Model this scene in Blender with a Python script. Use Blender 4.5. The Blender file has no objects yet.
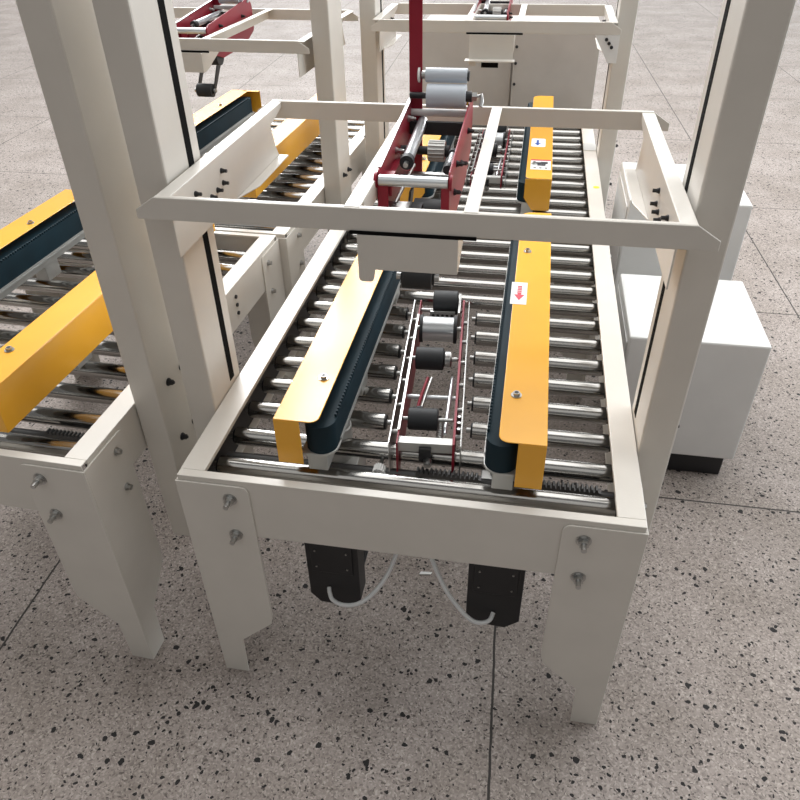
import bpy, bmesh, math, random
from mathutils import Vector, Matrix
random.seed(7)
SC = bpy.context.scene
COL = SC.collection
PI = math.pi
H = 0.618          # height of the roller bed's rail tops
W = 0.85           # width of a bed
PITCH = 0.0933     # roller spacing

# ------------------------------------------------------------------ materials
def newmat(name):
    m = bpy.data.materials.new(name); m.use_nodes = True
    nt = m.node_tree
    return m, nt, nt.nodes['Principled BSDF']

def paint(name, col, rough=0.4, metal=0.0, var=0.06, bump=0.0, coat=0.0, scale=9.0, spec=0.5):
    m, nt, b = newmat(name)
    tc = nt.nodes.new('ShaderNodeTexCoord')
    nz = nt.nodes.new('ShaderNodeTexNoise'); nz.inputs['Scale'].default_value = scale
    nz.inputs['Detail'].default_value = 5
    nt.links.new(tc.outputs['Object'], nz.inputs['Vector'])
    rp = nt.nodes.new('ShaderNodeValToRGB')
    lo = [c*(1-var) for c in col]; hi = [min(1, c*(1+var)) for c in col]
    rp.color_ramp.elements[0].color = (*lo, 1); rp.color_ramp.elements[1].color = (*hi, 1)
    rp.color_ramp.elements[0].position = .3; rp.color_ramp.elements[1].position = .7
    nt.links.new(nz.outputs['Fac'], rp.inputs['Fac'])
    nt.links.new(rp.outputs['Color'], b.inputs['Base Color'])
    b.inputs['Roughness'].default_value = rough
    b.inputs['Metallic'].default_value = metal
    b.inputs['Specular IOR Level'].default_value = spec
    if coat: 
        b.inputs['Coat Weight'].default_value = coat; b.inputs['Coat Roughness'].default_value = .12
    if bump:
        bp = nt.nodes.new('ShaderNodeBump'); bp.inputs['Strength'].default_value = bump
        bp.inputs['Distance'].default_value = .001
        n2 = nt.nodes.new('ShaderNodeTexNoise'); n2.inputs['Scale'].default_value = 220
        nt.links.new(tc.outputs['Object'], n2.inputs['Vector'])
        nt.links.new(n2.outputs['Fac'], bp.inputs['Height'])
        nt.links.new(bp.outputs['Normal'], b.inputs['Normal'])
    return m

M = {}
M['cream'] = paint('cream_paint', (.64, .608, .555), .36, var=.03, bump=.12, spec=.5)
M['orange'] = paint('orange_paint', (.86, .42, .035), .26, var=.03, bump=.03, spec=.6)
M['belt'] = paint('dark_belt', (.004, .020, .030), .65, var=.3, spec=.25)
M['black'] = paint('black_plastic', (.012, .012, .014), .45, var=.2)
M['rubber'] = paint('black_rubber', (.018, .02, .023), .6, var=.2)
M['red'] = paint('red_enamel', (.25, .010, .026), .4, var=.08, spec=.35)
M['zinc'] = paint('zinc_steel', (.46, .46, .45), .28, metal=1.0, var=.1)
M['cast'] = paint('cast_aluminium', (.55, .55, .53), .45, metal=.6, var=.08)
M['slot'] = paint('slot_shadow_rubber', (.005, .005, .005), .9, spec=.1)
M['white'] = paint('white_paper', (.8, .8, .78), .6, var=.02)
M['cable'] = paint('grey_cable', (.72, .73, .73), .4, var=.03)
M['redink'] = paint('red_ink', (.55, .02, .05), .5)
M['blueink'] = paint('blue_ink', (.03, .10, .42), .5)
M['darkink'] = paint('dark_ink', (.03, .03, .04), .5)
M['yellowtag'] = paint('yellow_tag', (.85, .72, .02), .5)
M['cabinet'] = paint('white_enamel', (.74, .74, .73), .35, var=.03)
M['silver'] = paint('silver_roller', (.66, .69, .71), .28, metal=.75, var=.06)
M['pale'] = paint('pale_blue_plastic', (.55, .60, .66), .35, var=.03)
M['greige'] = paint('greige_paint', (.50, .465, .425), .5, var=.05, spec=.3)
M['rack'] = paint('rack_steel', (.10, .10, .10), .5, metal=.7, var=.15)

# polished tube with faint lengthwise drawing marks
m, nt, b = newmat('polished_roller')
b.inputs['Metallic'].default_value = 1.0
tc = nt.nodes.new('ShaderNodeTexCoord'); mp = nt.nodes.new('ShaderNodeMapping')
mp.inputs['Scale'].default_value = (2, 60, 60)
nz = nt.nodes.new('ShaderNodeTexNoise'); nz.inputs['Scale'].default_value = 6; nz.inputs['Detail'].default_value = 4
nt.links.new(tc.outputs['Object'], mp.inputs['Vector']); nt.links.new(mp.outputs['Vector'], nz.inputs['Vector'])
r1 = nt.nodes.new('ShaderNodeMapRange'); r1.inputs['To Min'].default_value = .13; r1.inputs['To Max'].default_value = .20
nt.links.new(nz.outputs['Fac'], r1.inputs['Value']); nt.links.new(r1.outputs['Result'], b.inputs['Roughness'])
rp = nt.nodes.new('ShaderNodeValToRGB')
rp.color_ramp.elements[0].color = (.32, .315, .30, 1); rp.color_ramp.elements[1].color = (.42, .41, .395, 1)
nt.links.new(nz.outputs['Fac'], rp.inputs['Fac']); nt.links.new(rp.outputs['Color'], b.inputs['Base Color'])
M['chrome'] = m

# terrazzo floor tiles with dark joints
m, nt, b = newmat('terrazzo')
N = nt.nodes.new; L = nt.links.new
tc = N('ShaderNodeTexCoord')
def vor(scale, feature='F1', rnd=1.0):
    v = N('ShaderNodeTexVoronoi'); v.inputs['Scale'].default_value = scale; v.feature = feature
    v.inputs['Randomness'].default_value = rnd
    L(tc.outputs['Object'], v.inputs['Vector']); return v
def mth(op, a, b_=None):
    n = N('ShaderNodeMath'); n.operation = op
    for i, x in enumerate((a, b_)):
        if x is None: continue
        if isinstance(x, (int, float)): n.inputs[i].default_value = x
        else: L(x, n.inputs[i])
    return n.outputs[0]
def mixc(fac, c1, c2):
    n = N('ShaderNodeMix'); n.data_type = 'RGBA'
    L(fac, n.inputs[0])
    for i, c in ((6, c1), (7, c2)):
        if isinstance(c, tuple): n.inputs[i].default_value = (*c, 1)
        else: L(c, n.inputs[i])
    return n.outputs[2]
dn_ = N('ShaderNodeTexNoise'); dn_.inputs['Scale'].default_value = 55; dn_.inputs['Detail'].default_value = 3
L(tc.outputs['Object'], dn_.inputs['Vector'])
vm = N('ShaderNodeVectorMath'); vm.operation = 'MULTIPLY_ADD'
L(dn_.outputs['Color'], vm.inputs[0]); vm.inputs[1].default_value = (.016, .016, 0); L(tc.outputs['Object'], vm.inputs[2])
def vord(scale):
    v = N('ShaderNodeTexVoronoi'); v.inputs['Scale'].default_value = scale; L(vm.outputs[0], v.inputs['Vector'])
    s_ = N('ShaderNodeSeparateColor'); L(v.outputs['Color'], s_.inputs['Color']); return v, s_
v1, s1 = vord(270)
rp = N('ShaderNodeValToRGB')
E = rp.color_ramp.elements
E[0].position = 0; E[0].color = (.11, .098, .092, 1); E[1].position = 1; E[1].color = (.52, .485, .46, 1)
for p_, c_ in ((.08, (.22, .20, .19)), (.25, (.315, .288, .272)), (.6, (.355, .325, .307)), (.85, (.42, .388, .37))):
    e = E.new(p_); e.color = (*c_, 1)
L(s1.outputs[0], rp.inputs['Fac'])
nz = N('ShaderNodeTexNoise'); nz.inputs['Scale'].default_value = 3.2; nz.inputs['Detail'].default_value = 6
L(tc.outputs['Object'], nz.inputs['Vector'])
rw = N('ShaderNodeValToRGB'); rw.color_ramp.elements[0].position = .35; rw.color_ramp.elements[1].position = .65
rw.color_ramp.elements[0].color = (.75, .70, .655, 1); rw.color_ramp.elements[1].color = (.96, .91, .88, 1)
L(nz.outputs['Fac'], rw.inputs['Fac'])
mu = N('ShaderNodeMix'); mu.data_type = 'RGBA'; mu.blend_type = 'MULTIPLY'; mu.inputs[0].default_value = 1
L(rp.outputs['Color'], mu.inputs[6]); L(rw.outputs['Color'], mu.inputs[7])
col = mu.outputs[2]
for sc_, thr, rad in ((66, .915, .36), (120, .91, .45)):
    v, s_ = vord(sc_)
    pick = mth('GREATER_THAN', s_.outputs[0], thr)
    rr = mth('ADD', mth('MULTIPLY', s_.outputs[2], .22), rad-.13)
    col = mixc(mth('MULTIPLY', pick, mth('LESS_THAN', v.outputs['Distance'], rr)), col, (.020, .018, .018))
sx = N('ShaderNodeSeparateXYZ'); L(tc.outputs['Object'], sx.inputs['Vector'])
wob = N('ShaderNodeTexNoise'); wob.inputs['Scale'].default_value = 25; L(tc.outputs['Object'], wob.inputs['Vector'])
xs = mth('ADD', mth('ADD', sx.outputs[0], mth('MULTIPLY', sx.outputs[1], .036)), mth('MULTIPLY', wob.outputs['Fac'], .004))
def joint(coord, off, per, wid):
    f = mth('FRACT', mth('DIVIDE', mth('ADD', coord, -off + 50*per), per))
    return mth('LESS_THAN', mth('ABSOLUTE', mth('ADD', f, -.5)), wid/per)
j = mth('MAXIMUM', joint(xs, .627-.6, 1.2, .0028), joint(sx.outputs[1], .75-.6, 1.2, .0028))
col = mixc(j, col, (.045, .04, .037))
L(col, b.inputs['Base Color']); b.inputs['Roughness'].default_value = .65
b.inputs['Specular IOR Level'].default_value = .22
bp = N('ShaderNodeBump'); bp.inputs['Strength'].default_value = .25; bp.inputs['Distance'].default_value = .0008
L(v1.outputs['Distance'], bp.inputs['Height']); L(bp.outputs['Normal'], b.inputs['Normal'])
M['terrazzo'] = m

# ------------------------------------------------------------------ mesh helpers
class MB:
    def __init__(s): s.bm = bmesh.new(); s.mats = []
    def mi(s, mat):
        if mat not in s.mats: s.mats.append(mat)
        return s.mats.index(mat)
    def box(s, x0, x1, y0, y1, z0, z1, mat):
        return s.prism([(x0, y0), (x1, y0), (x1, y1), (x0, y1)], 'z', z0, z1, mat)
    def prism(s, poly, axis, a0, a1, mat, smooth=False):
        """poly in the two other axes (x: (y,z); y: (x,z); z: (x,y)) swept from a0 to a1"""
        k = s.mi(mat)
        def P(u, v, a): return {'x': (a, u, v), 'y': (u, a, v), 'z': (u, v, a)}[axis]
        lo = [s.bm.verts.new(P(u, v, a0)) for u, v in poly]
        hi = [s.bm.verts.new(P(u, v, a1)) for u, v in poly]
        fs = []
        n = len(poly)
        for i in range(n):
            f = s.bm.faces.new((lo[i], lo[(i+1) % n], hi[(i+1) % n], hi[i])); f.smooth = smooth; fs.append(f)
        for f in (s.bm.faces.new(lo[::-1]), s.bm.faces.new(hi)):
            fs.append(f)
            for e in f.edges: e.smooth = False
        for f in fs: f.material_index = k
        return s
    def cyl(s, p0, p1, r, mat, seg=24, r2=None, capmat=None, smooth=True):
        p0, p1 = Vector(p0), Vector(p1); d = (p1-p0).normalized()
        a = d.orthogonal().normalized(); c = d.cross(a)
        k = s.mi(mat); kc = s.mi(capmat or mat); r2 = r if r2 is None else r2
        lo = []; hi = []
        for i in range(seg):
            t = 2*PI*i/seg; o = a*math.cos(t)+c*math.sin(t)
            lo.append(s.bm.verts.new(p0+o*r)); hi.append(s.bm.verts.new(p1+o*r2))
        for i in range(seg):
            f = s.bm.faces.new((lo[i], lo[(i+1) % seg], hi[(i+1) % seg], hi[i])); f.smooth = smooth; f.material_index = k
        for f in (s.bm.faces.new(lo[::-1]), s.bm.faces.new(hi)):
            f.material_index = kc
            for e in f.edges: e.smooth = False
        return s
    def tube(s, pts, r, mat, seg=12):
        pts = [Vector(p) for p in pts]; k = s.mi(mat); rings = []
        up = None
        for i, p in enumerate(pts):
            d = (pts[min(i+1, len(pts)-1)]-pts[max(i-1, 0)]).normalized()
            if up is None: up = d.orthogonal().normalized()
            a = (up - d*up.dot(d)).normalized(); up = a; c = d.cross(a)
            rings.append([s.bm.verts.new(p+(a*math.cos(2*PI*j/seg)+c*math.sin(2*PI*j/seg))*r) for j in range(seg)])
        for q, w in zip(rings, rings[1:]):
            for j in range(seg):
                f = s.bm.faces.new((q[j], q[(j+1) % seg], w[(j+1) % seg], w[j])); f.smooth = True; f.material_index = k
        for f in (s.bm.faces.new(rings[0][::-1]), s.bm.faces.new(rings[-1])):
            f.material_index = k
            for e in f.edges: e.smooth = False
        return s
    def bolt(s, c, axis, mat, r=.009, stud=.012):
        c = Vector(c); a = Vector(axis)
        s.cyl(c, c+a*.002, r*1.45, mat, 20)
        s.cyl(c+a*.002, c+a*.0045, r*1.2, mat, 20)
        s.cyl(c+a*.0045, c+a*.0115, r, mat, 6, smooth=False)
        if stud: s.cyl(c+a*.0115, c+a*(.0115+stud), r*.55, mat, 12)
        return s
    def mesh(s, name, off=(0, 0, 0)):
        bmesh.ops.recalc_face_normals(s.bm, faces=s.bm.faces)
        bmesh.ops.translate(s.bm, vec=-Vector(off), verts=s.bm.verts)
        me = bpy.data.meshes.new(name); s.bm.to_mesh(me); s.bm.free()
        for m_ in s.mats: me.materials.append(M[m_])
        return me

def rounded(poly, radii, n=5):
    out = []; N_ = len(poly)
    for i in range(N_):
        r = radii.get(i, 0); p = Vector(poly[i])
        if not r: out.append(tuple(p)); continue
        a = (Vector(poly[i-1])-p).normalized(); c = (Vector(poly[(i+1) % N_])-p).normalized()
        ang = a.angle(c); t = r/math.tan(ang/2); cen = p+(a+c).normalized()*(r/math.sin(ang/2))
        s0 = p+a*t; s1 = p+c*t
        a0 = math.atan2(s0.y-cen.y, s0.x-cen.x); a1 = math.atan2(s1.y-cen.y, s1.x-cen.x)
        d = (a1-a0+PI) % (2*PI)-PI
        for k in range(n+1):
            u = a0+d*k/n; out.append((cen.x+r*math.cos(u), cen.y+r*math.sin(u)))
    return out

CACHE = {}
def obj(name, key, fn, parent=None, bevel=0.0, off=(0, 0, 0), loc=(0, 0, 0)):
    if key is None or key not in CACHE:
        mb = MB(); fn(mb); me = mb.mesh(name, off)
        if key is not None: CACHE[key] = me
    else: me = CACHE[key]
    o = bpy.data.objects.new(name, me); COL.objects.link(o); o.location = loc
    if parent: o.parent = parent
    if bevel:
        md = o.modifiers.new('bevel', 'BEVEL'); md.width = bevel; md.segments = 2; md.limit_method = 'ANGLE'
        md.angle_limit = math.radians(50)
    return o

def bolts(name, parent, pts, axis, mat='zinc', r=.006, stud=.0):
    """every bolt an object of its own, all sharing one mesh"""
    ax = Vector(axis)
    for p in pts:
        obj(name, ('bolt', tuple(axis), mat, r, stud), lambda mb: mb.bolt((0, 0, 0), ax, mat, r, stud), parent, loc=p)
def pins(name, parent, pts, d, mat, r):
    """short round heads, one object each"""
    for p in pts:
        obj(name, ('pin', tuple(d), mat, r), lambda mb: mb.cyl((0, 0, 0), d, r, mat, 12), parent, loc=p)

def thing(name, label, cat, loc=(0, 0, 0), rotz=0, group=None):
    o = bpy.data.objects.new(name, None); COL.objects.link(o); o.empty_display_size = .1
    o.location = loc; o.rotation_euler = (0, 0, rotz)
    o['label'] = label; o['category'] = cat
    if group: o['group'] = group
    return o
def tag(o, label, cat, group=None):
    o['label'] = label; o['category'] = cat
    if group: o['group'] = group
    return o

# ------------------------------------------------------------------ floor
def f_(mb): mb.box(-16, 16, -8, 25, -.1, 0, 'terrazzo')
fl = obj('floor', None, f_); fl['kind'] = 'structure'
for nm, a_ in (('wall_back', (-16, 16, 25, 25.2, 0, 6)), ('wall_left', (-16.2, -16, -8, 25.2, 0, 6)), ('wall_right', (16, 16.2, -8, 25.2, 0, 6))):
    o = obj(nm, None, lambda mb: mb.box(*a_, 'cabinet')); o['kind'] = 'structure'; o['label'] = 'plain white factory wall'
fl['label'] = 'speckled grey terrazzo factory floor'

# ------------------------------------------------------------------ a carton sealing machine
def rail_sec(side):
    # C channel, open to the inside, seen along y
    if side == 'l': f = lambda x: x
    else: f = lambda x: W-x
    t = .003
    p = [(0, H), (.048, H), (.048, H-.010), (.045, H-.010), (.045, H-t), (t, H-t), (t, H-.117), (.036, H-.117), (.036, H-.12), (0, H-.12)]
    return [(f(x), z) for x, z in p]

def make_machine(label, loc, rotz, length, belt0, belt_len, col_y, cross=None, right_column=True, front=False,
                 rear_style=False, stickers=None, split=range(0), first_roller=.098, mount=(.340, .500), mdep=0, mate=0):
    root = thing('carton_sealer', label, 'packing machine', loc, rotz, 'carton sealing machines in the factory')
    Lk = round(length, 3)
    for sd in 'lr':
        def f(mb, sd=sd):
            mb.prism(rail_sec(sd), 'y', .0188, length-.0188, 'cream')
        r = obj('side_rail', ('rail', sd, Lk), f, root, .0012)
        sg = -1 if sd == 'l' else 1
        pins('rail_screw', r, [(0 if sd == 'l' else W, yy, zz) for yy in (length-.34,) for zz in (.585, .56, .535)], (sg*.004, 0, 0), 'black', .0055)
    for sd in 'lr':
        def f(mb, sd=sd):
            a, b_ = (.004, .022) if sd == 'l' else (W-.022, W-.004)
            mb.box(a, b_, .035, length-.035, H-.112, H-.016, 'black')  # black strip stands in for the shade inside the rail channel
        obj('rail_shade_strip', ('bs', sd, Lk), f, root)
    # cross members at both ends
    def f(mb):
        t = .003
        mb.prism([(0, H), (.0185, H), (.0185, H-.008), (.0155, H-.008), (.0155, H-t), (t, H-t), (t, H-.143), (.03, H-.143), (.03, H-.146), (0, H-.146)], 'x', .0005, W-.0005, 'cream')
    e = obj('end_beam', 'endbeam', f, root, .0012)
    e2 = obj('end_beam', 'endbeam', f, root, .0012); e2.rotation_euler = (0, 0, PI); e2.location = (W, length, 0)
    # legs, folded angle plates bolted to the beams
    def leg(mb):
        t = .004
        zt = H-.012
        fp = [(-t, zt), (-t, 0), (.052, 0), (.056, .124), (.133, .199), (.139, .23), (.139, zt)]
        mb.prism(rounded(fp, {6: .016, 4: .006}), 'y', -t, 0, 'cream')
        sp = [(0, zt), (0, 0), (.052, 0), (.056, .124), (.133, .199), (.139, .23), (.139, zt)]
        mb.prism(rounded(sp, {6: .016, 4: .006}), 'x', -t, 0, 'cream')
    for i, (sx, sy, lx, ly) in enumerate(((1, 1, 0, 0), (-1, 1, W, 0), (1, -1, 0, length), (-1, -1, W, length))):
        lg = obj('leg', ('leg', sx, sy), lambda mb: [leg(mb), bmesh.ops.scale(mb.bm, vec=(sx, sy, 1), verts=mb.bm.verts)], root, .001)
        lg.location = (lx, ly, 0)
        if mate != sy: bolts('leg_bolt', lg, [(sx*.100, -sy*.004, .573), (sx*.097, -sy*.004, .477)], (0, -sy, 0), 'zinc', .0095, .013)
        bolts('leg_bolt', lg, [(-sx*.004, sy*.100, .573), (-sx*.004, sy*.097, .477)], (-sx, 0, 0), 'zinc', .006, 0)
    # rollers
    r = .019; zc = H-.037-r
    def roll(mb, x0, x1):
        mb.cyl((x0, 0, 0), (x1, 0, 0), r, 'chrome', 36)
        for xa, xb in ((x0, x0-.004), (x1, x1+.004)): mb.cyl((xa, 0, 0), (xb, 0, 0), .0165, 'black', 20)
        for xa, xb in ((x0-.004, x0-.014), (x1+.004, x1+.014)): mb.cyl((xa, 0, 0), (xb, 0, 0), .006, 'zinc', 8)
    i = 0
    y = first_roller
    while y < length-.03:
        if i in split:
            xa_ = .374-.068*(y-.15)-.024; xb_ = .517-.068*(y-.15)+.022
            obj('roller', None, lambda mb: roll(mb, .040, xa_), root, loc=(0, y, zc))
            obj('roller', None, lambda mb: roll(mb, xb_, .810), root, loc=(0, y, zc))
        else:
            obj('roller', 'rollF', lambda mb: roll(mb, .040, .810), root, loc=(0, y, zc))
        y += PITCH; i += 1
    # width adjusting rack and guide shaft across the bed
    ry = .147
    for a, b_ in ((.43, .56), (.66, .790)):
        def f(mb):
            pr = [(b_, .545), (a, .545)]
            x = a
            while x < b_-.006: pr += [(x, .556), (x+.002, .5635), (x+.005, .5635), (x+.007, .556)]; x += .009
            pr += [(b_, .556)]
            mb.prism(pr, 'y', ry-.008, ry+.006, 'rack')
        obj('gear_rack', ('rack', a), f, root)
    obj('guide_shaft', 'shaft', lambda mb: mb.cyl((.03, ry+.008, .535), (.82, ry+.008, .535), .010, 'rack', 16), root)
    def f(mb):
        mb.cyl((.355, ry-.012, .548), (.355, ry+.008, .548), .010, 'white', 18)
        for k in range(14):
            t = 2*PI*k/14; c, s_ = math.cos(t), math.sin(t)
            mb.box(.355+c*.011-.0016, .355+c*.011+.0016, ry-.012, ry+.008, .548+s_*.011-.0016, .548+s_*.011+.0016, 'white')
        mb.cyl((.355, ry-.03, .548), (.355, ry+.03, .548), .004, 'zinc', 10)
    obj('pinion', 'pinion', f, root)
    # columns
    def col(mb, sx):
        x0, x1 = -.062, -.002
        mb.box(x0, x1, 0, .145, .22, 1.52, 'cream')
        if sx < 0: bmesh.ops.scale(mb.bm, vec=(-1, 1, 1), verts=mb.bm.verts)
    def slot(mb, sx):
        mb.box(-.004, -.0012, .090, .112, .63, 1.50, 'slot')
        if sx < 0: bmesh.ops.scale(mb.bm, vec=(-1, 1, 1), verts=mb.bm.verts)
    for sx, cx in ((1, 0), (-1, W)):
        if sx < 0 and not right_column: continue
        c = obj('column', ('col', sx), lambda mb: col(mb, sx), root, .004, loc=(cx, col_y, 0))
        obj('column_slot', ('slot', sx), lambda mb: slot(mb, sx), c)
        bolts('column_bolt', c, [(-.062*sx, yy, zz) for yy in (.05, .11) for zz in (.65, .50)], (-sx, 0, 0), 'black', .006, .003)
    # the cross frame that carries the upper tape head
    if cross:
        fy, ry_, zb, zt, xa, xb = cross
        k = tuple(cross)
        def beam(mb, y0, dirn, cut=.035):
            t = .003; hgt = zt-zb
            face = [(xa, zb), (xb, zb), (xb, zb+hgt*.42), (xb-cut, zt), (xa+cut, zt), (xa, zb+hgt*.42)]
            mb.prism(face, 'y', y0, y0+t*dirn, 'cream')
            ya, yb = sorted((y0+t*dirn, y0+.012*dirn))
            mb.box(xa+cut, xb-cut, ya, yb, zt-t, zt, 'cream')
            mb.box(xa+.03, xb-.03, ya, yb, zb, zb+t, 'cream')
        fb = obj('front_crossbeam', ('fb',)+k, lambda mb: beam(mb, fy, 1), root, .0012)
        rb = obj('rear_crossbeam', ('rb',)+k, lambda mb: beam(mb, ry_, 1), root, .0012)
        for sx, x0 in ((1, .004), (-1, W-.004)):
            def side(mb):
                zl = zt-.106; ya, yb = fy+.004, ry_-.001
                a, b_ = (x0, x0+.026*sx)
                lo, hi = sorted((a, b_)); pl = sorted((b_-.003*sx, b_))
                face = [(ya, zl+.0), (yb-.05, zl), (yb-.07, zl+.03), (yb-.085, zt-.03), (yb, zt-.012), (yb, zt-.002), (ya, zt-.002)]
                mb.prism(face, 'x', pl[0], pl[1], 'cream')
                mb.box(lo, hi, ya, yb, zt-.004, zt-.001, 'cream')
                l2 = sorted((b_, b_+.022*sx))
                mb.prism([(l2[0], yb-.33), (l2[1], yb-.25), (l2[1], yb-.05), (l2[0], yb-.05)] if sx > 0 else [(l2[1], yb-.33), (l2[0], yb-.25), (l2[0], yb-.05), (l2[1], yb-.05)], 'z', zl, zl+.003, 'cream')
            sp = obj('side_plate', ('sidep', sx)+k, side, root, .0012)
            bolts('plate_bolt', sp, [(x0+.026*sx, fy+a_, c_) for a_, c_ in ((.10, zt-.03), (.22, zt-.03), (.16, zb-.02), (.19, zb-.018), (.22, zb-.015))], (sx, 0, 0), 'black', .0035, 0)
        for x0, x1 in ((mount[0]-.020, mount[0]+.006), (mount[1]+.006, mount[1]+.028)):
            def arm(mb):
                t = .003
                inner = x1 if x0 < .42 else x0
                mb.box(x0, x1, fy+.004, ry_-.001, zt-.002, zt+.001, 'cream')
                xs_ = sorted((inner, inner+(t if x0 > .42 else -t)))
                mb.box(xs_[0], xs_[1], fy+.034, ry_-.001, zb+.004, zt-.002, 'cream')
            obj('support_arm', ('arm', x0)+k, arm, root, .0012)
        def plate(mb):
            x0, x1 = mount
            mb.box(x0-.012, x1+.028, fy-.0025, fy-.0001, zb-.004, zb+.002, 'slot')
            p = [(x0, zb-.004), (x0, zb-.063-mdep-.022), (x0+.024, zb-.063-mdep-.022), (x0+.028, zb-.063-mdep), (x1, zb-.063-mdep), (x1, zb-.004)]
            if mdep: mb.box(x0-.012, x1+.006, fy-.035, fy-.0005, zb-.067-mdep, zb-.062-mdep, 'cream')
            mb.prism(rounded(p, {1: .007, 2: .007}), 'y', fy-.003, fy, 'cream')
            mb.prism([(fy, zb-.006), (fy, zb-.064), (fy+.03, zb-.062), (fy+.15, zb-.02), (fy+.15, zb-.006)], 'x', x1-.003, x1, 'cream')
        mp_ = obj('mounting_plate', ('mp',)+k, plate, fb, .0008)
        if mdep:
            obj('label_slot', None, lambda mb: mb.box(mount[0]+.045, mount[0]+.105, fy-.003, fy, zb-.090-mdep, zb-.072-mdep, 'slot'), fb)
            gz = zb-.0005
            g = obj('corner_gusset', None, lambda mb: mb.prism([(.775, gz), (.858, gz), (.858, gz-.088), (.828, gz-.088)], 'y', fy+.001, fy+.004, 'cabinet'), fb, .0008)
            pins('gusset_bolt', g, [(.815+q*.010, fy+.001, gz-.014-q*.012) for q in range(3)], (0, -.004, 0), 'black', .0055)
    # the two side belt drives
    for sx, cx in ((1, .188), (-1, W-.180)):
        b0, b1 = belt0, belt0+belt_len
        # local frame: x grows from the outer drop of the cover towards the box path
        def mir(mb): 
            if sx < 0: bmesh.ops.scale(mb.bm, vec=(-1, 1, 1), verts=mb.bm.verts)
        key = (sx, round(belt0, 3), round(belt_len, 3), rear_style)
        PR = .029; bx = .075; zl0, zl1 = .655, .728
        def housing(mb):
            p = rounded([(.040, b0+.012), (.106, b0+.012), (.106, b1-.01), (.040, b1-.01)], {0: .012, 1: .03, 2: .03})
            mb.prism(p, 'z', .648, .654, 'cast')
            mb.box(.050, .088, b0+.018, b0+.075, .610, .648, 'cast')
            mb.box(.046, .096, b0+.09, b1-.05, .628, .648, 'cast')
            mb.box(.050, .09, b0+.3, b0+.36, .58, .628, 'cast')
            mb.box(.050, .09, b1-.3, b1-.24, .58, .628, 'cast')
            mir(mb)
        d = obj('belt_drive', ('hs',)+key, housing, root, .0015, loc=(cx, 0, 0))
        def loop(mb, r_, z0, z1, mat, seg=14):
            pts = []
            for c_, a0 in ((b0+.012+PR, PI), (b1-.02-PR, 0)):
                for q in range(seg+1):
                    t = a0+PI*q/seg; pts.append((bx+r_*math.cos(t), c_+r_*math.sin(t)))
            mb.prism(pts, 'z', z0, z1, mat, smooth=True)
        def belt(mb):
            loop(mb, PR-.004, zl0-.002, zl1-.022, 'slot'); loop(mb, PR, zl0, zl1-.012, 'belt')
            y_ = b0+.05
            while y_ < b1-.06:                       # teeth along the upper edge
                mb.box(bx+PR-.0045, bx+PR-.0005, y_, y_+.005, zl1-.012, zl1-.006, 'belt'); y_ += .010
            mir(mb)
        obj('belt', ('bl',)+key, belt, d)
        def strip(mb):
            mb.box(bx+PR-.001, bx+PR+.003, b0+.06, b1-.06, .6545, .659, 'cast'); mir(mb)
        obj('guide_strip', ('gs',)+key, strip, d)
        def cover(mb):
            t = .002
            top = rounded([(0, b0), (.082, b0), (.082, b1), (.0, b1)], {1: .018, 2: .03})
            mb.prism(top, 'z', .736, .738, 'orange')
            mb.box(0, t, b0, b1, .637, .736, 'orange')
            if rear_style and sx > 0: mb.box(0, .132, b1, b1+.002, .645, .738, 'orange'); mb.box(.06, .132, b1-.02, b1, .736, .738, 'orange')
            if rear_style:
                mb.prism([(0, .736), (.082, .736), (.082, .675), (.055, .635), (0, .635)], 'y', b0-.002, b0, 'orange')
            else:
                mb.box(0, .048, b0-.0005, b0+t, .637, .736, 'orange')
            mir(mb)
        c = obj('belt_cover', ('cv',)+key, cover, d, .0015)
        def screw(mb):
            mb.cyl((0, 0, 0), (0, 0, .0015), .010, 'zinc', 20); mb.cyl((0, 0, .0015), (0, 0, .007), .0065, 'zinc', 6, smooth=False)
            mb.cyl((0, 0, .007), (0, 0, .0074), .004, 'black', 10)
        for yy in (b0+.137, b1-.26): obj('cover_screw', 'coverscrew', screw, d, loc=(.058*sx, yy, .738))
        if stickers and sx < 0: stickers(d, cx)
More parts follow.
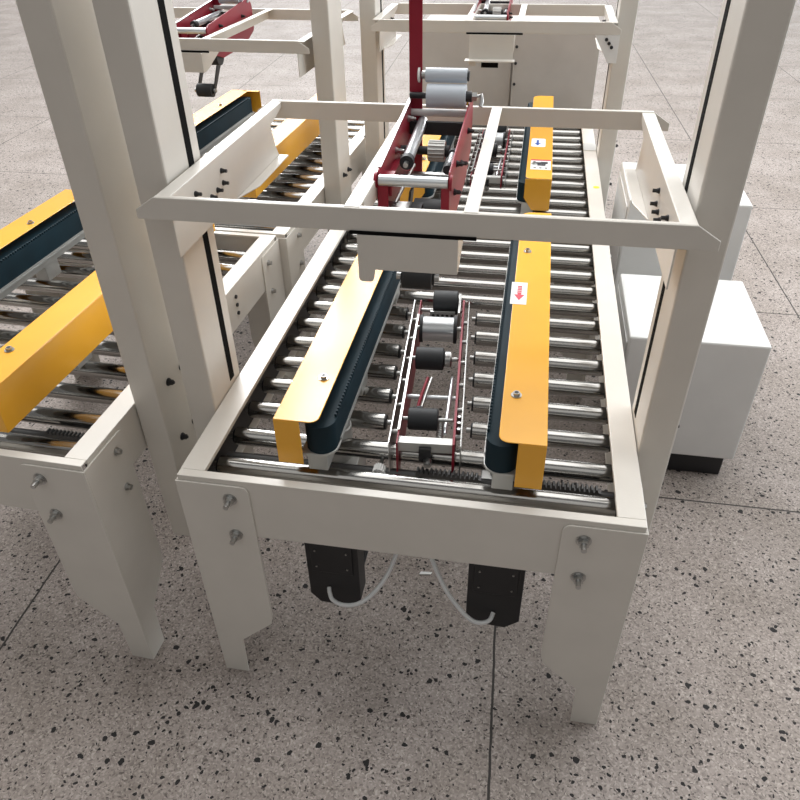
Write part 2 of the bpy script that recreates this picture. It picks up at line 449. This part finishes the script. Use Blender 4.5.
    # belt motors hanging under the front of the bed
    if front:
        for mx, ky in ((.190, 0), (.548, 1)):
            y0 = .105
            def motor(mb):
                w = .118
                mb.box(.012, w-.012, y0+.055, y0+.16, .19, .44, 'black')
                for q in range(9): mb.box(.006, w-.006, y0+.058, y0+.158, .21+q*.018, .215+q*.018, 'black')
                mb.cyl((w/2, y0+.11, .44), (w/2, y0+.11, .60), .035, 'cast', 24)
                mb.box(w/2-.05, w/2+.05, y0+.06, y0+.16, .44, .52, 'cast')
            mo = obj('belt_motor', ('motor', ky), motor, root, .003, loc=(mx, 0, 0))
            def cap(mb):
                w = .118
                p = [(0, .40), (0, .182), (.022, .155), (w-.03, .150), (w, .178), (w, .40)]
                mb.prism(p, 'y', y0, y0+.055, 'black')
                p2 = [(.012, .39), (.012, .265), (w-.012, .265), (w-.012, .39)]
                mb.prism(p2, 'y', y0-.004, y0, 'black')
            obj('terminal_box', ('cap', ky), cap, mo, .004)
            pins('box_screw', mo, [(xx, y0-.004, zz) for xx in (.024, .094) for zz in (.335, .285)], (0, -.0025, 0), 'zinc', .0022)
            def cab(mb):
                if ky == 0: P = [(.046, y0-.001, .212), (.050, y0-.012, .206), (.060, y0-.024, .198), (.085, y0-.030, .194), (.118, y0-.026, .200), (.150, y0-.01, .222), (.180, y0+.02, .262), (.200, y0+.05, .33), (.207, y0+.08, .44)]
                else: P = [(.060, y0-.001, .200), (.054, y0-.016, .193), (.038, y0-.024, .190), (.015, y0-.024, .194), (-.018, y0-.014, .222), (-.052, y0+.002, .266), (-.085, y0+.03, .33), (-.100, y0+.06, .40), (-.108, y0+.08, .46)]
                pts = []
                for a in range(len(P)-1):                # Catmull-Rom through the points
                    p0, p1, p2, p3 = [Vector(P[max(0, min(len(P)-1, a+q))]) for q in (-1, 0, 1, 2)]
                    for q in range(6):
                        t = q/6; pts.append(.5*((2*p1)+(p2-p0)*t+(2*p0-5*p1+4*p2-p3)*t*t+(3*p1-p0-3*p2+p3)*t**3))
                pts.append(Vector(P[-1]))
                mb.tube(pts, .0048, 'cable')
            ca = obj('power_cable', ('cab', ky), cab, mo); ca['label'] = 'light grey power cable curving up under the bed'
    return root

def quad_on(mb, x0, x1, y0, y1, z, mat): mb.box(x0, x1, y0, y1, z, z+.0005, mat)
def front_stickers(d, cx):
    def f(mb):
        quad_on(mb, .582-cx, .618-cx, .527, .632, .738, 'white')
    s = obj('arrow_sticker', None, f, d); s['label'] = 'white sticker with a red arrow'
    def g(mb):
        xc = .601-cx
        for k in range(5): quad_on(mb, xc-.005, xc+.005, .577+k*.008, .582+k*.008, .7385, 'redink')
        mb.prism([(xc-.0115, .571), (xc, .545), (xc+.0115, .571), (xc+.004, .571), (xc+.004, .577), (xc-.004, .577), (xc-.004, .571)], 'z', .7385, .739, 'redink')
    obj('red_arrow', None, g, s)
def rear_stickers(d, cx):
    def f(mb):
        y = -B0
        mb.prism(rounded([(.596-cx, 1.66+y), (.645-cx, 1.66+y), (.645-cx, 1.755+y), (.596-cx, 1.755+y)], {0: .008, 1: .008, 2: .008, 3: .008}), 'z', .738, .7385, 'white')
        xc = .618-cx
        quad_on(mb, xc-.004, xc+.004, 1.695+y, 1.735+y, .7385, 'blueink')
        mb.prism([(xc-.011, 1.70+y), (xc, 1.675+y), (xc+.011, 1.70+y)], 'z', .7385, .739, 'blueink')
    s = obj('arrow_sticker', None, f, d); s['label'] = 'pale sticker with a blue arrow'
    def g(mb):
        y = -B0
        quad_on(mb, .600-cx, .665-cx, 1.425+y, 1.515+y, .738, 'white')
        quad_on(mb, .600-cx, .665-cx, 1.512+y, 1.522+y, .7386, 'redink')
        quad_on(mb, .612-cx, .632-cx, 1.475+y, 1.495+y, .7386, 'darkink'); quad_on(mb, .632-cx, .655-cx, 1.480+y, 1.500+y, .7386, 'darkink')
        quad_on(mb, .622-cx, .648-cx, 1.462+y, 1.478+y, .7386, 'darkink')
        for k in range(3): quad_on(mb, .610-cx+k*.018, .618-cx+k*.018, 1.436+y, 1.444+y, .7386, 'darkink')
    s = obj('warning_sticker', None, g, d); s['label'] = 'white warning sticker with dark print'

front = make_machine('front carton sealer nearest the camera, two black motors and cables hanging under its roller bed',
             (0, 0, 0), 0, 1.262, .045, 1.02, .200, cross=(.13, .73, 1.064, 1.102, -.03, .88), front=True,
             mate=-1, stickers=front_stickers, split=range(2, 8))
B0 = 1.271
rear = make_machine('carton sealer directly behind the front one, with stickers on its right orange cover',
             (0, B0, 0), 0, 1.335, .071, 1.02, .679, cross=(.584, .964, 1.059, 1.097, 0, .86), mdep=.02, mate=1, rear_style=True,
             stickers=rear_stickers, first_roller=.098+13*PITCH-B0, mount=(.350, .505))
left_near = make_machine('left carton sealer behind the front left post, only part of its right rail showing',
             (-1.039, .02, 0), -.033, 1.085, .045, 1.0, .20, mate=-1)
left_rear = make_machine('left rear carton sealer, its yellow covers and bare post at the upper left',
             (-.978, 1.113, 0), -.033, 1.44, .235, .98, .41, mate=1, rear_style=True, cross=(.345, .945, 1.064, 1.10, -.03, .862), first_roller=.07, mount=(.340, .500))

def f(mb): mb.cyl((.833, 1.624-B0, H), (.833, 1.624-B0, H+.0006), .011, 'yellowtag', 24)
t_ = obj('round_tag', None, f, rear); t_['label'] = 'round yellow tag stuck on the rail'
def f(mb):
    mb.box(.802, .8505, 2.03-B0, 2.12-B0, H, H+.0012, 'cast')
t_ = obj('rail_patch', None, f, rear); t_['label'] = 'grey tape patch wrapped over the rail'

# ------------------------------------------------------------------ upper tape head (lifts out of the cross frame)
def upper_head(label, loc, rotz, dy=0, dz=0, low=True):
    off = Vector((.41, .25, .93))
    R = Matrix.Rotation(rotz, 4, 'Z')
    base = Vector(loc)+(R @ Vector((.41, .25+dy, .93+dz)))
    root = thing('upper_tape_head', label, 'tape head', base, rotz, 'upper tape heads')
    def part(name, fn, parent=root, bevel=0): return obj(name, ('uh', name, fn.__name__), fn, parent, bevel, off)
    prof = [(.262, 1.115), (.62, 1.148), (.665, 1.13), (.665, 1.04), (.56, 1.005), (.36, 1.0), (.262, 1.03)]
    def pl(mb): mb.prism(rounded(prof, {0: .01, 1: .015, 2: .02, 3: .02, 4: .03, 5: .03, 6: .02}), 'x', .3475, .3505, 'red')
    def pr_(mb):
        mb.prism(rounded(prof, {0: .01, 1: .015, 2: .02, 3: .02, 4: .03, 5: .03, 6: .02}), 'x', .467, .470, 'red')
    a = part('left_plate', pl, bevel=.0008); c = part('right_plate', pr_, bevel=.0008)
    def lip(mb): mb.prism([(.275, 1.116), (.60, 1.1465), (.60, 1.149), (.275, 1.1185)], 'x', .3455, .3515, 'zinc')
    part('edge_strip', lip, a)
    bolts('plate_bolt', c, [Vector((.470, y, z))-off for y, z in ((.33, 1.06), (.44, 1.075), (.56, 1.10), (.36, 1.10))], (1, 0, 0), 'black', .0042, .002)
    bolts('plate_bolt', a, [Vector((.3505, y, z))-off for y, z in ((.33, 1.08), (.47, 1.07), (.56, 1.12), (.42, 1.10))], (1, 0, 0), 'zinc', .005, .004)
    def fl1(mb): mb.box(.3475, .366, .258, .262, 1.025, 1.108, 'red')
    def fl2(mb): mb.box(.456, .470, .258, .262, 1.025, 1.108, 'red')
    part('plate_flange', fl1, a, .0006); part('plate_flange', fl2, c, .0006)
    def lug1(mb): mb.box(.3505, .362, .34, .42, 1.06, 1.085, 'red')
    def lug2(mb): mb.box(.3505, .37, .27, .31, 1.07, 1.10, 'red')
    part('inner_lug', lug1, a); part('inner_lug', lug2, a)
    def post(mb):
        mb.prism([(.347, .598), (.373, .598), (.373, .602), (.351, .602), (.351, .640), (.347, .640)], 'z', 1.0, 1.56, 'red')
    p = part('tape_post', post, bevel=.0008)
    def r1(mb):
        mb.cyl((.380, .600, 1.193), (.462, .600, 1.193), .0135, 'pale', 28); mb.cyl((.372, .600, 1.193), (.380, .600, 1.193), .008, 'zinc', 16)
        mb.cyl((.365, .600, 1.193), (.369, .600, 1.193), .014, 'white', 20)
        mb.cyl((.462, .600, 1.193), (.466, .600, 1.193), .010, 'black', 16)
    part('guide_roller', r1)
    def r2(mb):
        mb.cyl((.385, .585, 1.158), (.462, .585, 1.158), .022, 'pale', 32); mb.cyl((.350, .585, 1.158), (.385, .585, 1.158), .006, 'black', 12)
        mb.cyl((.462, .585, 1.158), (.474, .585, 1.158), .010, 'black', 16); mb.cyl((.474, .585, 1.158), (.484, .585, 1.158), .009, 'zinc', 6, smooth=False)
        mb.tube([(.484, .585, 1.158), (.492, .585, 1.162), (.494, .58, 1.150), (.492, .575, 1.142)], .004, 'zinc')
    part('tension_roller', r2)
    def cb(mb):
        mb.cyl((.3505, .600, 1.122), (.467, .600, 1.122), .0075, 'white', 20)
        mb.box(.3505, .467, .575, .585, 1.085, 1.110, 'rubber')
    part('cross_bar', cb)
    def fb(mb):
        mb.cyl((.3505, .262, 1.100), (.467, .262, 1.100), .0095, 'silver', 24)
        for x0, x1 in ((.343, .3475), (.470, .4745)): mb.cyl((x0, .262, 1.100), (x1, .262, 1.100), .013, 'red', 20)
    part('spacer_bar', fb)
    def rod(mb):
        mb.cyl((.374, .60, 1.104), (.383, .36, 1.104), .0105, 'silver', 24)
        mb.cyl((.383, .36, 1.104), (.3837, .342, 1.104), .0125, 'rubber', 20)
        mb.cyl((.3837, .342, 1.104), (.3842, .328, 1.104), .0045, 'zinc', 12)
    part('slanted_rod', rod)
    def gear(mb):
        mb.cyl((.3505, .475, 1.085), (.404, .475, 1.085), .008, 'rubber', 14)
        mb.cyl((.404, .475, 1.085), (.436, .475, 1.085), .018, 'cast', 24)
        for k in range(16):
            t = 2*PI*k/16; mb.cyl((.405, .475+.018*math.cos(t), 1.085+.018*math.sin(t)), (.435, .475+.018*math.cos(t), 1.085+.018*math.sin(t)), .002, 'cast', 6)
        mb.cyl((.436, .475, 1.085), (.444, .475, 1.085), .011, 'rubber', 18)
    part('idler_gear', gear)
    def spring(mb):
        mb.cyl((.4585, .345, 1.100), (.4585, .40, 1.103), .006, 'silver', 16)
        mb.cyl((.4585, .328, 1.099), (.4585, .345, 1.100), .0085, 'rubber', 16); mb.cyl((.4585, .40, 1.103), (.4585, .408, 1.1035), .0085, 'rubber', 16)
    part('spring_rod', spring)
    def wr(mb):
        mb.cyl((.398, .34, 1.01), (.466, .34, 1.01), .030, 'rubber', 28); mb.cyl((.3505, .34, 1.01), (.398, .34, 1.01), .006, 'zinc', 12)
    part('wipe_roller', wr)
    def br1(mb): mb.box(.3505, .467, .40, .41, 1.045, 1.060, 'rubber')
    def br2(mb): mb.box(.3505, .467, .50, .515, 1.01, 1.03, 'zinc')
    def br3(mb): mb.box(.3505, .400, .27, .30, 1.045, 1.050, 'zinc')
    def br4(mb): mb.box(.401, .420, .27, .30, 1.035, 1.05, 'black')
    def br5(mb): mb.cyl((.372, .29, 1.05), (.385, .42, 1.075), .003, 'zinc', 10)
    for f_n in (br1, br2): part('inner_bar', f_n)
    part('inner_bracket', br3); part('inner_block', br4); part('tension_rod', br5)
    def nose(mb):
        mb.prism([(.29, .895), (.31, .895), (.44, 1.03), (.40, 1.03)], 'x', .378, .382, 'black'); mb.prism([(.29, .895), (.31, .895), (.44, 1.03), (.40, 1.03)], 'x', .438, .442, 'black')
        mb.cyl((.3825, .30, .905), (.4375, .30, .905), .022, 'rubber', 28)
        mb.cyl((.370, .30, .905), (.378, .30, .905), .007, 'zinc', 12); mb.cyl((.442, .30, .905), (.450, .30, .905), .007, 'zinc', 12)
    if low: part('lower_roller', nose)
    return root
upper_head('upper tape head with tall red post, in the front sealer cross frame', (0, 0, 0), 0)
upper_head('small distant tape head between white arms, in the cross frame at the top centre right', (0, 0, 0), 0, 1.74, -.015, low=False)
upper_head('bright red sided tape head in the left rear cross frame, top left', (-.978, 1.113, 0), -.033, .215, .0)

# ------------------------------------------------------------------ lower tape head (sits between the rollers)
def lower_head(label, loc, yaw):
    root = thing('lower_tape_head', label, 'tape head', loc, yaw, 'lower tape heads')
    WH = .143; LH = .60
    def part(name, fn, parent=root, bevel=0): return obj(name, ('lh', name, fn.__name__), fn, parent, bevel)
    prof = [(0, 0), (0, -.10), (LH, -.10), (LH, -.012), (LH-.02, 0)]
    def a1(mb): mb.prism(prof, 'x', 0, .0022, 'zinc')
    def a2(mb): mb.prism(prof, 'x', .0155, .0185, 'red'); mb.prism([(.04, .001), (LH-.10, .001), (LH-.10, .003), (.04, .003)], 'x', .0145, .0190, 'zinc')
    def a3(mb): mb.prism([(u, v+.004) for u, v in prof], 'x', WH-.0175, WH-.0125, 'red')
    def a4(mb): mb.prism(prof, 'x', WH-.0022, WH, 'zinc')
    part('outer_plate', a1); part('side_plate', a2); part('side_plate', a3); o4 = part('outer_plate', a4)
    pins('spacer', root, [(.0022, .06+k*.09, -.02) for k in range(6)], (.0133, 0, 0), 'zinc', .005)
    pins('spacer', root, [(WH-.0125, .05+k*.09, -.018) for k in range(6)], (.0103, 0, 0), 'zinc', .005)
    pins('stud', root, [(WH-.007, .05+k*.02, -.008) for k in range(3)], (0, 0, .012), 'zinc', .004)
    def fp(mb):
        mb.box(.0185, WH-.0175, .010, .030, -.012, -.006, 'cast'); mb.box(.0185, WH-.0175, .010, .013, -.028, -.012, 'cast')
    part('front_plate', fp)
    def kn(mb):
        mb.box(.060, .084, .002, .010, -.045, -.014, 'black'); mb.cyl((.078, .002, -.044), (.078, -.010, -.044), .009, 'zinc', 16)
        mb.cyl((.078, -.010, -.044), (.078, -.014, -.044), .006, 'zinc', 16)
    part('latch_knob', kn)
    def ra(mb):
        mb.cyl((.032, .085, -.004), (.093, .085, -.004), .023, 'rubber', 32); mb.cyl((.0185, .085, -.004), (WH-.0175, .085, -.004), .004, 'zinc', 10)
    part('front_roller', ra, bevel=.003)
    def lv(mb):
        mb.tube([(.045, .16, -.03), (.052, .20, -.018), (.060, .245, -.012)], .0035, 'red')
        mb.cyl((.043, .155, -.032), (.056, .155, -.032), .007, 'rubber', 14)
    part('lever', lv)
    def lv2(mb): mb.tube([(.053, .16, -.03), (.061, .20, -.018), (.069, .245, -.012)], .003, 'zinc')
    part('lever_rod', lv2)
    def lv3(mb): mb.cyl((.0185, .20, -.033), (WH-.0175, .20, -.033), .0055, 'silver', 14)
    part('cross_rod', lv3)
    def rb(mb):
        mb.cyl((.028, .305, .0), (.092, .305, .0), .026, 'rubber', 32); mb.cyl((.0185, .305, 0), (WH-.0175, .305, 0), .005, 'zinc', 10)
        mb.cyl((.092, .305, 0), (.110, .305, 0), .018, 'zinc', 20)
    part('drive_roller', rb, bevel=.003)
    def rc(mb):
        mb.cyl((.034, .44, -.002), (.108, .44, -.002), .030, 'silver', 36); mb.cyl((.0185, .44, 0), (WH-.0175, .44, 0), .006, 'zinc', 10)
        mb.cyl((.026, .44, -.002), (.034, .44, -.002), .034, 'rubber', 28); mb.cyl((.108, .44, -.002), (.116, .44, -.002), .034, 'rubber', 28)
    part('tape_roller', rc)
    def kn2(mb): mb.box(.046, .108, .500, .504, -.012, .012, 'zinc')
    kg = part('knife_guard', kn2)
    pins('guard_hole', kg, [(.054+k*.0115, .500, .001) for k in range(5)], (0, -.0008, 0), 'black', .004)
    def rd(mb):
        mb.cyl((.052, .545, .014), (.114, .545, .014), .030, 'rubber', 32); mb.cyl((.0185, .545, -.01), (WH-.0175, .545, -.01), .005, 'zinc', 10)
    part('rear_roller', rd, bevel=.003)
    def rd2(mb): mb.box(.116, .121, .475, .575, -.05, .025, 'zinc')
    part('roller_arm', rd2)
    def sp(mb):
        pts = []
        for k in range(120):
            t = k/120; pts.append((.098+.006*math.cos(t*60), .03+t*.07, -.016+.006*math.sin(t*60)))
        mb.tube(pts, .0012, 'zinc', 6)
    part('spring', sp)
    def sp2(mb): mb.tube([(.108, .06, -.02), (.112, .16, -.012), (.114, .26, -.02)], .004, 'silver')
    part('pull_rod', sp2)
    return root
lower_head('lower tape head with black rollers between red plates, in the front roller bed gap', (.374, .150, H+.002), .068)
lower_head('lower tape head behind, half hidden beside the right white arm, in the rear roller bed', (.372, 1.68, H+.002), 0)
lower_head('lower tape head in the left rear roller bed, between its orange covers', (-.962+.374, 1.113+.30, H+.002), -.033)

# ------------------------------------------------------------------ white cabinets on the right edge
def cabinet(label, x0, x1, y0, y1, z1, zfoot):
    root = thing('control_cabinet', label, 'cabinet', ((x0+x1)/2, (y0+y1)/2, 0), 0, 'white cabinets right of the rollers')
    off = ((x0+x1)/2, (y0+y1)/2, 0)
    obj('cabinet_body', None, lambda mb: mb.box(x0, x1, y0, y1, zfoot, z1, 'cabinet'), root, .006, off)
    obj('cabinet_door', None, lambda mb: mb.box(x0-.004, x0-.0005, y0+.02, y1-.02, zfoot+.03, z1-.03, 'cabinet'), root, .003, off)
    obj('cabinet_base', None, lambda mb: mb.box(x0+.02, x1-.02, y0+.02, y1-.02, .0, zfoot-.0005, 'black'), root, .003, off)
    obj('door_lock', None, lambda mb: mb.cyl((x0-.004, y0+.06, (zfoot+z1)/2), (x0-.014, y0+.06, (zfoot+z1)/2), .010, 'black', 16), root, 0, off)
cabinet('taller white cabinet beside the rear sealer, at the right edge above the front crossbeam', .925, 1.30, 1.42, 1.80, .655, .08)
cabinet('lower white cabinet at the right edge below the front crossbeam', .912, 1.28, .86, 1.25, .48, .08)

hs = thing('machine_housing', 'tall grey sheet metal housing standing behind the rear sealer, seen below the far cross frame', 'machine housing', (.45, 2.9, 0))
ho = (.45, 2.9, 0)
obj('housing_body', None, lambda mb: mb.box(.04, .86, 2.77, 3.08, .06, .935, 'greige'), hs, .004, ho)
obj('front_panel', None, lambda mb: mb.box(.478, .86, 2.72, 2.7695, .06, .93, 'greige'), hs, .004, ho)
obj('side_panel', None, lambda mb: mb.box(.04, .470, 2.758, 2.7695, .06, .93, 'greige'), hs, .003, ho)
obj('plinth', None, lambda mb: mb.box(.08, .82, 2.79, 3.05, 0, .0595, 'black'), hs, 0, ho)
bolts('panel_bolt', hs, [Vector((.490, 2.72, z))-Vector(ho) for z in (.86, .79, .70)], (0, -1, 0), 'black', .0045, 0)

# small litter on the floor
def f(mb):
    pts = [(0, 0), (.030, .004), (.034, .012), (.004, .010)]
    mb.prism(pts, 'z', .0005, .004, 'white')
o = obj('paper_scrap', None, f, None, .0008, loc=(.405, .345, 0)); tag(o, 'small white paper scrap on the floor under the front sealer', 'litter')

# ------------------------------------------------------------------ light
w = bpy.data.worlds.new('hall'); SC.world = w; w.use_nodes = True
nt = w.node_tree; bg = nt.nodes['Background']
tc = nt.nodes.new('ShaderNodeTexCoord'); sx = nt.nodes.new('ShaderNodeSeparateXYZ')
nt.links.new(tc.outputs['Generated'], sx.inputs['Vector'])
rp = nt.nodes.new('ShaderNodeValToRGB')
rp.color_ramp.elements[0].position = .45; rp.color_ramp.elements[0].color = (.40, .39, .38, 1)
rp.color_ramp.elements[1].position = 1.0; rp.color_ramp.elements[1].color = (.62, .62, .62, 1)
mr = nt.nodes.new('ShaderNodeMapRange'); mr.inputs['From Min'].default_value = -1
nt.links.new(sx.outputs[2], mr.inputs['Value']); nt.links.new(mr.outputs['Result'], rp.inputs['Fac'])
nt.links.new(rp.outputs['Color'], bg.inputs['Color']); bg.inputs['Strength'].default_value = .38

def area(name, loc, target, sx, sy, energy, col=(1, 1, 1)):
    l = bpy.data.lights.new(name, 'AREA'); l.shape = 'RECTANGLE'; l.size = sx; l.size_y = sy
    l.energy = energy; l.color = col
    o = bpy.data.objects.new(name, l); COL.objects.link(o); o.location = loc
    o.rotation_euler = (Vector(target)-Vector(loc)).to_track_quat('-Z', 'Y').to_euler()
    return o
def pan(name, loc, target, sx, sy, rad, col): area(name, loc, target, sx, sy, rad*PI*sx*sy, col)
pan('high_window_daylight', (-8.0, 22, 14.2), (-2.0, 0, 1.0), 9.5, 10.5, 15, (.98, .99, 1.0))
pan('rear_window_daylight', (3, 22, 2.5), (3, 0, 1.6), 20, 3.0, 5.5, (.97, .99, 1.0))
pan('side_window_daylight', (8.0, 4.6, 2.9), (0, 3.6, .8), 8, 3.4, 5.0, (.88, .95, 1.0))
pan('front_fill', (0, -3.6, 4.8), (0, -3.6, 0), 7, 4, .45, (1, .98, .95))  # unseen fill panel, added to brighten the front floor and front faces
pan('skylight', (0, 3.0, 5.2), (0, 3.0, 0), 9, 5.8, 2.15, (1, .99, .97))

# ------------------------------------------------------------------ camera (solved from the photograph)
cam = bpy.data.cameras.new('camera'); co = bpy.data.objects.new('camera', cam); COL.objects.link(co)
cam.sensor_width = 36; cam.sensor_fit = 'HORIZONTAL'; cam.lens = 714.65*36/800
cam.clip_start = .01
Rr = ((0.985, 0.174, -0.016), (0.091, -0.589, -0.803), (-0.149, 0.789, -0.596))
xr = Vector(Rr[0]).normalized(); fw = Vector(Rr[2]); fw = (fw-xr*fw.dot(xr)).normalized(); dn = fw.cross(xr)
mw = Matrix((( xr.x, -dn.x, -fw.x, .598), (xr.y, -dn.y, -fw.y, -.899), (xr.z, -dn.z, -fw.z, 1.519), (0, 0, 0, 1)))
co.matrix_world = mw
SC.camera = co
SC.view_settings.view_transform = 'Standard'; SC.view_settings.look = 'None'
SC.view_settings.gamma = 1; SC.view_settings.exposure = .33; SC.view_settings.use_curve_mapping = False
